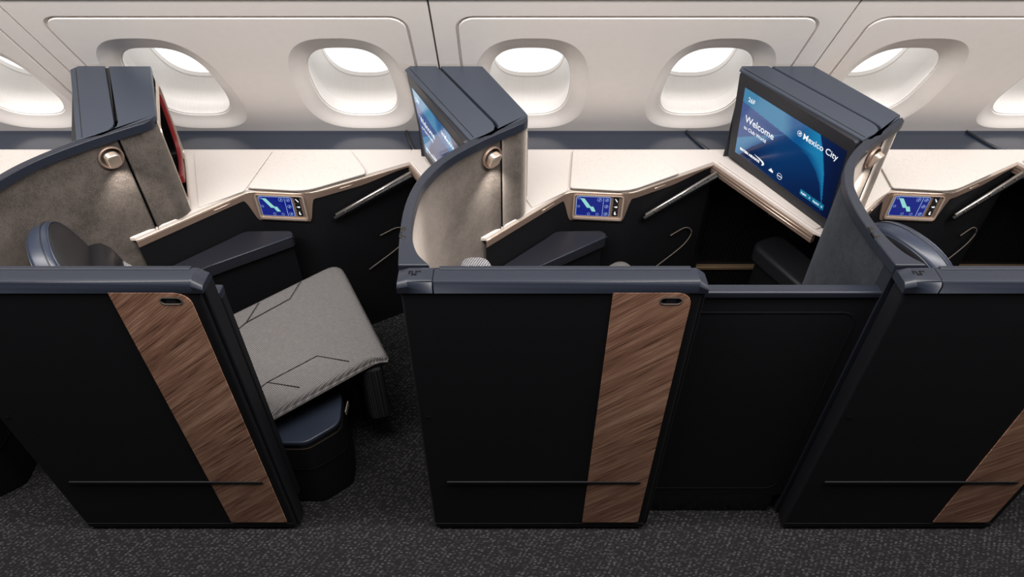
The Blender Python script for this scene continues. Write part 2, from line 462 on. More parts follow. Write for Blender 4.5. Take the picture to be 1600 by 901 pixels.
def build_shell():
    t = thing('privacy_shell', '', 'partition', (-0.2, 1.4, 0))
    Iv = [(p.x, p.y) for p in I]; Ov = [(p.x, p.y) for p in O]
    corner = [(0.032, 1.788), (0.045, 1.804), (0.047, 1.824)]
    fab = [(p[0] - 0.0, p[1]) for p in Iv]
    # inner felt lining: two runs parted by the dark seam; the last run wraps the corner
    cut = [i for i, p in enumerate(Iv) if p[0] < -0.030][-1]
    seam = (-0.028, 1.736)
    low = offset(fab, 0.012)
    part('felt_lining', strip(low[:cut + 1] + [(seam[0] - 0.006, seam[1] + 0.002)], [0.05, 1.03]), 'fabric', t, smooth=True)
    a2 = [(seam[0] - 0.001, seam[1] + 0.006)] + low[cut + 2:] + [(0.022, 1.786), (0.034, 1.799), (0.042, 1.814), (0.046, 1.833)]
    part('felt_lining', strip(a2, [0.714, 1.03]), 'fabric', t, smooth=True)
    part('lining_seam', strip([(seam[0] - 0.0075, seam[1] + 0.000), (seam[0] - 0.0065, seam[1] + 0.012), (seam[0] + 0.0005, seam[1] + 0.010), (seam[0] - 0.0005, seam[1] + 0.0065)], [0.7, 1.03]), 'black', t)
    # outer felt facing the neighbouring suite
    part('outer_lining', strip(offset(Ov, -0.006), [0.05, 1.03]), 'felt', t, smooth=True)
    # rim
    rim = [(p[0], p[1]) for p in Iv] + corner + [(0.041, 1.822), (-0.093, 1.700), (-0.108, 1.698)] + list(reversed(Ov))
    part('rim', prism(rim, 1.028, T), 'cap', t, bevel=0.005, seg=3, angle=50)
    # foot block where shell meets aisle panel
    part('end_post', prism([(-0.25, 1.1515), (-0.21, 1.1515), (-0.225, 1.18), (-0.236, 1.24), (-0.25, 1.24)], 0.02, 1.03), 'navydark', t)
    # hinge latch on the outer rim
    part('latch', join(box(-0.262, -0.250, 1.272, 1.290, 1.05, 1.0575), box(-0.262, -0.256, 1.25, 1.272, 1.05, 1.0575), box(-0.258, -0.246, 1.246, 1.256, 1.05, 1.0575)), 'black', t, bevel=0.002)
    return t
shell = build_shell()

# ---- monitor pod : housing, lid, storage niche
A = Vector((-0.349, 2.147, 1.046)); U = Vector((0.4256, -0.9049, 0)).normalized()
Cc = Vector((-0.33, 2.187, 0.72)); Dn = (Cc - A); Dn = (Dn - U * Dn.dot(U)).normalized()
N = U.cross(Dn).normalized()
if N.x > 0: N = -N
def MF(a, b, d=0.0):       # monitor frame, a to the right, b up from the top-left corner, d out of the screen
    return tuple(A + U * a - Dn * b + N * d)

def build_pod():
    t = thing('monitor_pod', '', 'cabinet', (-0.12, 1.95, 0.714))
    # two lid pieces parted by a curved gap
    lid_a = [(-0.352, 2.145), (-0.338, 2.172), (-0.250, 2.172), (-0.056, 1.792), (-0.050, 1.770), (-0.053, 1.748), (-0.072, 1.726), (-0.094, 1.712), (-0.104, 1.703), (-0.118, 1.692)]
    part('lid', prism(lid_a, 1.049, T), 'navy', t, bevel=0.0015)
    part('lid_underside', prism([(p[0] + (0.012 if p[0] < -0.1 else 0), p[1]) for p in lid_a], 1.034, 1.0488), 'black', t)
    lid_b = [(-0.238, 2.172), (-0.098, 2.172), (0.040, 1.856), (0.047, 1.836), (0.0405, 1.8235), (-0.079, 1.7145), (-0.06, 1.722), (-0.044, 1.744), (-0.040, 1.772), (-0.046, 1.794)]
    part('lid', prism(lid_b, 1.035, T), 'navy', t, bevel=0.003)
    core = [(-0.285, 2.165), (-0.182, 2.165), (-0.070, 1.875), (-0.085, 1.795)]
    part('housing', prism(core, 0.716, 1.035), 'black', t)
    part('bezel_joint', tube([(-0.337, 2.152, T), (-0.108, 1.706, T)], 0.0012, 6), 'black', t)
    # back face
    part('back_panel', box(-0.33, -0.10, 2.166, 2.170, 0.716, 1.035), 'navydark', t)
    # right-hand side with the open niche  (s along the side, z up)
    S0 = Vector((0.046, 1.832, 0)); S1 = Vector((-0.090, 2.170, 0)); L = (S1 - S0).length; sd = (S1 - S0) / L; sn = Vector((-sd.y, sd.x, 0)); sn = sn if sn.x > 0 else -sn
    SF = lambda s, z, d=0.0: tuple(S0 + sd * s + sn * d + Vector((0, 0, z)))
    outer = [(0, 0.716), (L, 0.716), (L, 1.035), (0, 1.035)]
    hole = rrect(0.006, 0.330, 0.742, 1.012, 0.035, 6)
    side = join(fill(outer, [hole], lambda a, b: SF(a, b, 0)), rings([[SF(a, b, 0) for a, b in hole], [SF(a, b, -0.012) for a, b in hole]]))
    part('side_panel', side, 'cream', t, smooth='keep')
    hi = rrect(0.006, 0.330, 0.742, 1.012, 0.035, 6); ho = rrect(0.002, 0.334, 0.738, 1.016, 0.038, 6)
    part('niche_trim', rings([[SF(a, b, 0.0) for a, b in ho], [SF(a, b, 0.0035) for a, b in ho], [SF(a, b, 0.0035) for a, b in hi], [SF(a, b, -0.01) for a, b in hi]]), 'bronzelight', t, smooth=False)
    part('niche', join(rings([[SF(a, b, -0.010) for a, b in hi], [SF(a, b, -0.085) for a, b in hi]], (False, True))), 'black', t)
    # wooden shelf block inside the niche
    part('niche_divider', slab(SF, [(0.05, 0.90), (0.325, 0.90), (0.325, 1.008), (0.05, 1.008)], -0.082, -0.06), 'wood', t, bevel=0.002)
    part('niche_shelf', slab(SF, [(0.012, 0.892), (0.325, 0.892), (0.325, 0.898), (0.012, 0.898)], -0.082, -0.03), 'steel', t)
    return t, SF
pod, SF = build_pod()

def display_mesh(name, parent, w_, h_, fn, colour, nx=192, ny=108):
    off = world_loc(parent); v, f, cols = [], [], []
    for j in range(ny + 1):
        for i in range(nx + 1):
            v.append(Vector(fn(w_ * i / nx, h_ * j / ny)) - off)
            cols.append(colour(i / nx, j / ny))
    for j in range(ny):
        for i in range(nx):
            a = j * (nx + 1) + i; f.append((a, a + 1, a + nx + 2, a + nx + 1))
    me = bpy.data.meshes.new(name); me.from_pydata(v, [], f)
    at = me.color_attributes.new('Col', 'FLOAT_COLOR', 'POINT')
    at.data.foreach_set('color', [c for q in cols for c in q])
    me.materials.append(M['screen'])
    o = bpy.data.objects.new(name, me); link(o, parent); return o

def lerp(a, b, t): return tuple(x + (y - x) * t for x, y in zip(a, b))
def sm(a, b, x):
    t = min(1, max(0, (x - a) / (b - a))); return t * t * (3 - 2 * t)
def interp(x, tab):
    if x <= tab[0][0]: return tab[0][1]
    for (a, p), (b, q) in zip(tab, tab[1:]):
        if x <= b: return p + (q - p) * (x - a) / (b - a)
    return tab[-1][1]
def welcome(u, v):
    """picture shown on the seat display: overlapping blue ribbons (u right, v up)"""
    y = 1 - v                                     # from the top
    al = interp(y, [(0.27, 0.46), (0.285, 0.50), (0.31, 0.60), (0.37, 0.71), (0.48, 0.80), (0.61, 0.86), (0.85, 0.915), (1.0, 0.925)])
    ar = interp(y, [(0, 0.768), (0.2, 0.824), (0.45, 0.875), (0.7, 0.905), (0.85, 0.92), (1, 0.927)])
    arc = interp(u, [(0, 1.12), (0.05, 1.0), (0.11, 0.87), (0.17, 0.75), (0.25, 0.62), (0.34, 0.48), (0.42, 0.35), (0.47, 0.275)])
    pl = 0.76 - 1.03 * u                          # lower edge of the violet wedge
    pt = 0.20 + 0.17 * u
    if u > ar: return lerp(srgb(1, 30, 78), srgb(1, 14, 46), sm(0.76, 1.0, u) * 0.8 + 0.2 * y)
    if u < 0.47 and pt <= y <= pl: return lerp(srgb(66, 88, 138), srgb(34, 70, 124), sm(0.1, 0.47, u))
    if u < 0.47 and y > pl and y < arc:
        k = (y - pl) / max(0.02, arc - pl)
        return lerp(srgb(78, 130, 168), srgb(0, 74, 130), sm(0.15, 1.0, k * 0.6 + u * 1.1))
    if y < 0.27 or (u < 0.47 and y < pt) or (u > al and y > 0.27):
        c = lerp(srgb(66, 128, 164), srgb(0, 82, 138), sm(0.40, 0.54, u - 0.10 * y))
        c = lerp(c, srgb(26, 126, 172), sm(0.58, 0.80, u) * (1 - 0.45 * y))
        if y > 0.3: c = lerp(srgb(0, 62, 116), c, sm(al, ar, u) * 0.8 + 0.2)
        return c
    return lerp(srgb(0, 56, 108), srgb(1, 24, 66), sm(0.0, 0.8, (y - 0.3) * 0.7 + abs(u - 0.42) * 0.8))

def build_monitor():
    t = thing('seat_monitor', '', 'monitor', tuple(A + U * 0.27 + Dn * 0.33))
    part('bezel', slab(MF, rrect(0.0, 0.503, -0.330, 0.0035, 0.012), -0.024, 0.0), 'bezel', t, bevel=0.003)
    sx, sy, sw, sh = 0.0375, -0.2885, 0.4455, 0.2506
    SFr = lambda a, b, d=0.0: MF(sx + a, sy + b, 0.0012 + d)
    scr = display_mesh('screen', t, sw, sh, lambda a, b: SFr(a, b), welcome)
    X = lambda u, v: (sw * u, sh * (1 - v))
    def put(s, size, u, v, nm='lettering', bold=0.0, align='LEFT', mat='text', sxs=1.0):
        a0, b0 = X(u, v)
        return text(nm, s, size * 0.93, lambda a, b, d: SFr(a0 + a * sxs, b0 + b, d), scr, mat, align, bold)
    put('26F', 0.024, 0.055, 0.155, 'seat_number', 0.0003)
    put('Welcome', 0.038, 0.055, 0.455, 'greeting', 0.0004)
    put('to Club World', 0.0195, 0.055, 0.565, 'greeting', 0.0003)
    put('Mexico City', 0.031, 0.628, 0.185, 'destination', 0.0003)
    put('BRITISH AIRWAYS', 0.0135, 0.05, 0.905, 'airline_name', 0.0008)
    # ribbon mark beside the airline name
    def flat(nm, poly, mat='text', lift=0.0006):
        return part(nm, slab(lambda a, b, d: SFr(a, b, d), poly, 0.0001, lift), mat, scr)
    a0, b0 = X(0.21, 0.83)
    rib = [(a0, b0), (a0 + 0.028, b0 - 0.001), (a0 + 0.046, b0 - 0.004), (a0 + 0.053, b0 - 0.010), (a0 + 0.050, b0 - 0.018), (a0 + 0.041, b0 - 0.022),
           (a0 + 0.044, b0 - 0.015), (a0 + 0.040, b0 - 0.009), (a0 + 0.025, b0 - 0.005)]
    flat('ribbon_mark', rib)
    put('.de', 0.017, 0.385, 0.905, 'partner_mark', 0.0014)
    a0, b0 = X(0.50, 0.885)
    def ring(nm, cx, cy, r, wd, mat='text', n=28):
        o_ = [(cx + r * cos(2 * pi * i / n), cy + r * sin(2 * pi * i / n)) for i in range(n)]
        i_ = [(cx + (r - wd) * cos(2 * pi * i / n), cy + (r - wd) * sin(2 * pi * i / n)) for i in range(n)]
        v = [SFr(a, b, 0.0006) for a, b in o_] + [SFr(a, b, 0.0006) for a, b in i_]
        return part(nm, (v, [(i, (i + 1) % n, n + (i + 1) % n, n + i) for i in range(n)]), mat, scr)
    ring('alliance_ring', a0, b0, 0.0115, 0.0014)
    flat('alliance_bar', [(a0 - 0.010, b0 - 0.0012), (a0 + 0.010, b0 - 0.0012), (a0 + 0.010, b0 + 0.0012), (a0 - 0.010, b0 + 0.0012)])
    a0, b0 = X(0.595, 0.145)
    ring('globe_icon', a0, b0, 0.0095, 0.0016)
    flat('globe_wing', [(a0 - 0.006, b0 - 0.001), (a0 + 0.002, b0 + 0.005), (a0 + 0.007, b0 + 0.003), (a0 + 0.002, b0), (a0 + 0.004, b0 - 0.006), (a0 - 0.001, b0 - 0.002)])
    for i, s_ in enumerate(('English', 'Español')):
        a0 = sw * (0.715 + 0.118 * i); b0 = sh * 0.075
        bt = flat('menu_button', rrect(a0, a0 + 0.050, b0, b0 + 0.020, 0.002, 3), 'btn', 0.0003)
        text('lettering', s_, 0.0085, lambda a, b, d: SFr(a0 + 0.005 + a, b0 + 0.007 + b, d), scr, 'text', 'LEFT', 0.0003, 0.0008)
        flat('arrow', [(a0 + 0.040, b0 + 0.006), (a0 + 0.0455, b0 + 0.0095), (a0 + 0.040, b0 + 0.013), (a0 + 0.0415, b0 + 0.0095)], 'text', 0.0008)
    return t
monitor = build_monitor()

# ---- reading lamp on the felt
def build_lamp():
    c = Vector((-0.0545, 1.712, 0.985)); d = (Vector((0.022, 1.777, 0)) - Vector((-0.089, 1.68, 0))).normalized(); nn = Vector((d.y, -d.x, 0))
    t = thing('reading_lamp', '', 'lamp', tuple(c))
    f = lambda a, b, e=0.0: tuple(c + d * a + Vector((0, 0, b)) + nn * e)
    circ = lambda r, e, n=32: [f(r * cos(2 * pi * i / n), r * sin(2 * pi * i / n), e) for i in range(n)]
    part('lamp_ring', rings([circ(0.0335, -0.008), circ(0.0335, 0.000), circ(0.031, 0.0015), circ(0.029, 0.0), circ(0.027, -0.014)], (False, False)), 'bronze', t, smooth=True)
    part('lamp_cup', rings([circ(0.0275, -0.0135), circ(0.001, -0.014)], (False, True)), 'navydark', t)
    # swivelling head: tilted rounded tablet standing out of the cup
    def hd(a, b, e):
        q = 0.45; return f(a + e * 0.25, b * cos(q) - e * sin(q) - 0.004, b * sin(q) + e * cos(q))
    ol = rrect(-0.0185, 0.0185, -0.027, 0.027, 0.0145, 6)
    part('lamp_head', slab(hd, ol, -0.008, 0.012), 'bronzelight', t, bevel=0.004, seg=3)
    em = rrect(-0.010, 0.010, -0.0015, 0.0015, 0.001, 2)
    part('lamp_lens', slab(lambda a, b, e: hd(a, -0.0242 - e, b + 0.003), em, -0.0005, 0.0005), 'lampglow', t)
    l = bpy.data.lights.new('lamp_light', 'SPOT'); l.energy = 1.3; l.spot_size = radians(100); l.spot_blend = 1; l.shadow_soft_size = 0.006; l.color = (1, 0.93, 0.84)
    o = bpy.data.objects.new('lamp_light', l); C.objects.link(o); o.parent = t
    o.location = Vector(f(0, -0.036, 0.022)) - c
    o.rotation_euler = (Vector((0, 0, -1)) - nn * 0.35).to_track_quat('-Z', 'Y').to_euler()
    return t
lamp = build_lamp()

# ---- headphones in the niche
def build_phones():
    t = thing('headphones', '', 'headphones', SF(0.17, 0.745, -0.03))
    pts = [(0.300, 0.985), (0.306, 0.93), (0.300, 0.87), (0.285, 0.81), (0.245, 0.778), (0.19, 0.768), (0.10, 0.775)]
    cp = catmull([Vector((a, b)) for a, b in pts], 6)
    ro, ri = [], []
    V, F = [], []
    n = len(cp)
    for i, p in enumerate(cp):
        a = cp[max(0, i - 1)]; b = cp[min(n - 1, i + 1)]; tt = (b - a).normalized(); q = Vector((-tt.y, tt.x))
        th = 0.005 + 0.010 * i / (n - 1)
        for (uu, dd) in ((th, -0.012), (th, 0.002), (-th, 0.002), (-th, -0.012)):
            x = p + q * uu; V.append(SF(x.x, x.y, dd))
    for i in range(n - 1):
        for j in range(4): F.append((4 * i + j, 4 * i + (j + 1) % 4, 4 * i + 4 + (j + 1) % 4, 4 * i + 4 + j))
    F += [(0, 1, 2, 3), tuple(range(4 * n - 4, 4 * n))]
    part('headband', (V, F), 'red', t, bevel=0.004, seg=3)
    for (s0, z0, d0) in ((0.10, 0.835, -0.028), (0.20, 0.825, -0.040)):
        rr = []
        for r_, e in ((0.006, -0.02), (0.032, -0.018), (0.036, -0.008), (0.036, 0.006), (0.030, 0.012), (0.004, 0.012)):
            rr.append([SF(s0 + r_ * 0.8 * cos(2 * pi * i / 24), z0 + r_ * sin(2 * pi * i / 24), d0 + e) for i in range(24)])
        part('ear_cup', rings(rr, (True, True)), 'black', t, smooth=True)
        part('ear_ring', tube([SF(s0 + 0.030 * cos(2 * pi * i / 24), z0 + 0.037 * sin(2 * pi * i / 24), d0 + 0.006) for i in range(24)], 0.0018, 6, True), 'silver', t, smooth=True)
    part('stitching', tube([SF(p.x, p.y, 0.0025) for p in cp[8:]], 0.0010, 5), 'bronze', t)
    return t
phones = build_phones()

# ---- side console
FE = rpoly([(-0.082, 1.690), (0.192, 1.964), (0.40, 1.948), (0.735, 2.140)], [0, 0.03, 0.05, 0], 6)      # front edge in plan
def build_console():
    t = thing('side_console', '', 'console', (0.2, 2.0, 0))
    base = [(-0.372, 2.222), (-0.372, 2.140), (-0.140, 1.722), (-0.10, 1.69)] + FE + [(0.728, 2.222)]
    part('console_top', prism(base, 0.698, 0.712), 'cream', t, bevel=0.003)
    # cover plates
    c1 = rpoly([(0.066, 1.848), (0.186, 1.944), (0.190, 1.962), (0.218, 2.202), (-0.072, 2.202)], [0.004, 0.006, 0.006, 0.01, 0.02], 3)
    part('cover_plate', prism(c1, 0.7125, 0.7155), 'speckle', t, bevel=0.001)
    c2 = rpoly([(0.198, 1.957), (0.396, 1.938), (0.585, 2.046), (0.582, 2.066), (0.505, 2.202), (0.224, 2.202)], [0.012, 0.05, 0.006, 0.01, 0.01, 0.01], 5)
    part('cover_plate', prism(c2, 0.7145, 0.7215), 'speckle', t, bevel=0.0025)
    part('cover_gap', tube([(p[0], p[1], 0.7125) for p in [(0.198, 1.9600), (0.396, 1.941), (0.584, 2.048)]], 0.0018, 6), 'groove', t)
    # bronze fascia with the control housing hanging from it
    pts = [Vector(p) for p in FE]; S = [0]
    for a, b in zip(pts, pts[1:]): S.append(S[-1] + (b - a).length)
    tot = S[-1]
    def at(s):
        for i in range(len(pts) - 1):
            if s <= S[i + 1] or i == len(pts) - 2:
                f_ = (s - S[i]) / (S[i + 1] - S[i]); return pts[i].lerp(pts[i + 1], f_)
    def nrm(s):
        a = at(max(0, s - 0.012)); b = at(min(tot, s + 0.012)); q = (b - a).normalized(); return Vector((q.y, -q.x))
    def zb(s):
        x = at(s).x
        e = 0.672
        if x < 0.29: k_ = sm(0.172, 0.206, x) if x < 0.21 else 1.0
        else: k_ = 1 - sm(0.386, 0.415, x)
        sag = 0.092
        zc = e - sag * (k_ ** 1.0)
        return zc + 0.018 * sm(0.55, 0.72, x)
    smp = [tot * i / 150 for i in range(151)]
    V, F = [], []
    for s in smp:
        p = at(s); q = nrm(s); z0 = zb(s)
        a = p + q * 0.004; b = p + q * 0.0015
        V += [(b.x, b.y, 0.700), (a.x, a.y, 0.696), (a.x, a.y, z0 + 0.003), (b.x, b.y, z0), (p.x, p.y, z0)]
    for i in range(len(smp) - 1):
        for j in range(4): F.append((5 * i + j, 5 * i + j + 1, 5 * i + 5 + j + 1, 5 * i + 5 + j))
    F.append((0, 1, 2, 3, 4))
    part('bronze_fascia', (V, F), 'bronze', t, smooth=False)
    part('fascia_edge', tube([(at(s).x + nrm(s).x * 0.003, at(s).y + nrm(s).y * 0.003, 0.7005) for s in smp[::3]], 0.0028, 8), 'bronzelight', t, smooth=True)
    for sa, sb, zz in ((0.255, 0.315, 0.688), (0.70, 0.748, 0.688)):
        qs = [sa + (sb - sa) * i / 4 for i in range(5)]
        part('release_bar', tube([(at(s).x + nrm(s).x * 0.0045, at(s).y + nrm(s).y * 0.0045, zz) for s in qs], 0.0016, 6), 'bronzelight', t, smooth=True)
    part('side_wall', strip([(p[0], p[1]) for p in FE] + [(0.78, 2.21), (0.79, 2.235)], [0.0, 0.700]), 'inner', t)
    # tray lip in front of the monitor
    e0 = Vector((-0.372, 2.140)); e1 = Vector((-0.140, 1.722)); dd = (e1 - e0).normalized(); q = Vector((dd.y, -dd.x))
    q = q if q.x < 0 else -q
    g = lambda a, b, z: (e0.x + dd.x * a + q.x * b, e0.y + dd.y * a + q.y * b, z)
    LL = (e1 - e0).length
    part('tray_fascia', slab(lambda a, b, z: g(a, b, z), [(0, -0.01), (LL, -0.01), (LL, 0.006), (0, 0.006)], 0.668, 0.7), 'bronze', t, bevel=0.001)
    part('tray_line', join(tube([g(0, 0.0065, 0.694), g(LL, 0.0065, 0.694)], 0.0018, 6), tube([g(0, 0.0065, 0.682), g(LL, 0.0065, 0.682)], 0.0018, 6)), 'bronzelight', t, smooth=True)
    part('tray_pad', slab(lambda a, b, z: g(a, b, z), rrect(0.012, LL - 0.004, -0.05, -0.006, 0.012, 4), 0.712, 0.7185), 'cream', t, bevel=0.002)
    # folded tray rail on the side wall
    r0 = Vector((0.475, 1.972, 0.594)); r1 = Vector((0.735, 2.098, 0.690))
    rd = (r1 - r0).normalized()
    part('tray_rail', tube([r0 + Vector((0, -0.0, 0)), r1], [0.006, 0.006], 8), 'silver', t, smooth=True)
    low_ = Vector((0.005, -0.009, -0.008))
    part('tray_leaf', ([r0 + Vector((-0.01, -0.004, -0.006)), r1 + Vector((0, -0.004, -0.004)), r1 + low_ * 1.2, r0 + low_ * 1.2 + Vector((-0.01, 0, 0)),
                        r0 + Vector((-0.01, 0.004, -0.016)), r1 + Vector((0, 0.004, -0.016)), r1 + low_ * 1.2 + Vector((0, 0, -0.01)), r0 + low_ * 1.2 + Vector((-0.01, 0, -0.01))],
                       [(0, 1, 2, 3), (7, 6, 5, 4), (0, 4, 5, 1), (3, 2, 6, 7), (0, 3, 7, 4), (1, 5, 6, 2)]), 'black', t)
    for k_ in range(5):
        p = r0.lerp(r1, 0.12 + 0.19 * k_) + low_ * 0.7 + Vector((0, 0, 0.003))
        part('screw', tube([p, p + Vector((0, -0.003, 0.003))], 0.0022, 8), 'steel', t, smooth=True)
    # storage pocket outline below
    pk = [(0.60, 2.052, 0.44), (0.66, 2.088, 0.45), (0.69, 2.10, 0.43), (0.69, 2.098, 0.40), (0.655, 2.078, 0.36), (0.545, 2.018, 0.30)]
    part('pocket_trim', tube([tuple(q_) for q_ in catmull([Vector(p) for p in pk], 5)], 0.0022, 6), 'groove', t, smooth=True)
    return t
console = build_console()

# ---- touch control set in the console front
def build_control():
    t = thing('seat_control', '', 'control', (0.30, 1.948, 0.64))
    y_of = lambda x: 1.964 + (x - 0.192) * (1.948 - 1.964) / (0.40 - 0.192) - 0.0045
    f = lambda a, b, e=0.0: (a, y_of(a) - e, b)
    bo = rrect(0.212, 0.385, 0.592, 0.694, 0.010, 5); bi = rrect(0.217, 0.380, 0.600, 0.692, 0.007, 5)
    part('control_frame', rings([[f(a, b, 0) for a, b in bo], [f(a, b, 0.006) for a, b in bo], [f(a, b, 0.006) for a, b in bi], [f(a, b, 0.001) for a, b in bi]]), 'bronzelight', t, smooth=False)
    part('control_base', slab(f, bi, 0.0, 0.001), 'bronze', t)
    rim = rrect(0.223, 0.340, 0.606, 0.687, 0.006, 4); sc = rrect(0.2245, 0.3385, 0.6075, 0.6855, 0.005, 4)
    part('display_rim', slab(f, rim, 0.001, 0.0022), 'uiline', t)
    s = part('touchscreen', slab(f, sc, 0.002, 0.003), 'uiblue', t)
    part('seat_diagram', slab(f, [(0.236, 0.679), (0.250, 0.679), (0.2735, 0.646), (0.283, 0.646), (0.292, 0.626), (0.279, 0.626), (0.271, 0.641), (0.261, 0.641)], 0.003, 0.0036), 'uiseat', s)
    part('divider_line', slab(f, [(0.3150, 0.609), (0.3164, 0.609), (0.3164, 0.684), (0.3150, 0.684)], 0.003, 0.0036), 'uiline', s)
    for (cx, cy, r) in ((0.302, 0.676, 0.0078), (0.3275, 0.676, 0.0068), (0.3275, 0.649, 0.0068), (0.3275, 0.6175, 0.0068), (0.232, 0.680, 0.0045), (0.232, 0.646, 0.0045), (0.268, 0.6155, 0.005), (0.298, 0.6155, 0.005)):
        n = 20
        o_ = [f(cx + r * cos(2 * pi * i / n), cy + r * sin(2 * pi * i / n), 0.0036) for i in range(n)]
        i_ = [f(cx + (r - 0.0011) * cos(2 * pi * i / n), cy + (r - 0.0011) * sin(2 * pi * i / n), 0.0036) for i in range(n)]
        part('icon_ring', (o_ + i_, [(i, (i + 1) % n, n + (i + 1) % n, n + i) for i in range(n)]), 'uiline', s)
        if r > 0.006:
            part('icon_mark', slab(f, [(cx - 0.003, cy - 0.003), (cx - 0.001, cy - 0.004), (cx + 0.004, cy + 0.002), (cx + 0.002, cy + 0.004)], 0.003, 0.0036), 'uiline', s)
    for i, cz in enumerate((0.676, 0.649, 0.622)):
        b = part('button', slab(f, rrect(0.3495, 0.3685, cz - 0.0125, cz + 0.0125, 0.003, 3), 0.001, 0.0035), 'black', t, bevel=0.0008)
        gl_ = [[(-0.005, 0.006), (-0.002, 0.006), (0.005, -0.003), (0.006, -0.007), (0.002, -0.006)],
               [(-0.006, 0.001), (0.006, 0.003), (0.006, -0.003), (-0.001, -0.003)],
               [(-0.002, 0.007), (0.002, 0.007), (0.001, 0.001), (0.005, -0.003), (0.002, -0.007), (-0.003, -0.004)]][i]
        part('button_mark', slab(f, [(0.359 + a, cz + b_) for a, b_ in gl_], 0.0035, 0.0042), 'text', b)
    return t
control = build_control()

# ---- leather arm pad against the console
def build_armpad():
    t = thing('leather_armrest', '', 'armrest', (0.15, 1.85, 0.0))
    poly = rpoly([(-0.11, 1.655), (0.115, 1.878), (0.155, 1.922), (0.315, 1.926), (0.330, 1.908), (0.330, 1.893), (0.08, 1.725), (0.02, 1.66)], [0.01, 0.02, 0.02, 0.008, 0.006, 0.01, 0.05, 0.02], 4)
    part('pad', prism(poly, 0.515, 0.56), 'leather', t, bevel=0.012, seg=4)
    part('piping', tube([(0.334, 1.896, 0.556), (0.20, 1.806, 0.557), (0.085, 1.730, 0.557), (0.03, 1.675, 0.557)], 0.0022, 8), 'leatherblue', t, smooth=True)
    part('armrest_body', prism([(-0.09, 1.67), (0.15, 1.915), (0.32, 1.908), (0.07, 1.74), (0.01, 1.67)], 0.0, 0.518), 'inner', t)
    return t
armpad = build_armpad()

# ---- footwell with foot cushion and ribbed grille on the lower side wall
def build_foot():
    t = thing('foot_rest', '', 'footrest', (0.95, 1.95, 0))
    def rot(x, y, cx, cy, a): return (cx + (x) * cos(a) - y * sin(a), cy + x * sin(a) + y * cos(a))
    a = radians(-64.8)
    poly = [rot(x, y, 1.03, 1.94, a) for x, y in rrect(-0.18, 0.16, -0.03, 0.12, 0.05, 5)]
    part('foot_cushion', prism(poly, 0.30, 0.38), 'leatherblack', t, bevel=0.02, seg=4)
    poly = [rot(x, y, 1.03, 1.94, a) for x, y in rrect(-0.16, 0.15, -0.01, 0.11, 0.03, 5)]
    part('foot_box', prism(poly, 0.0, 0.305), 'inner', t, bevel=0.005)
    return t
foot = build_foot()

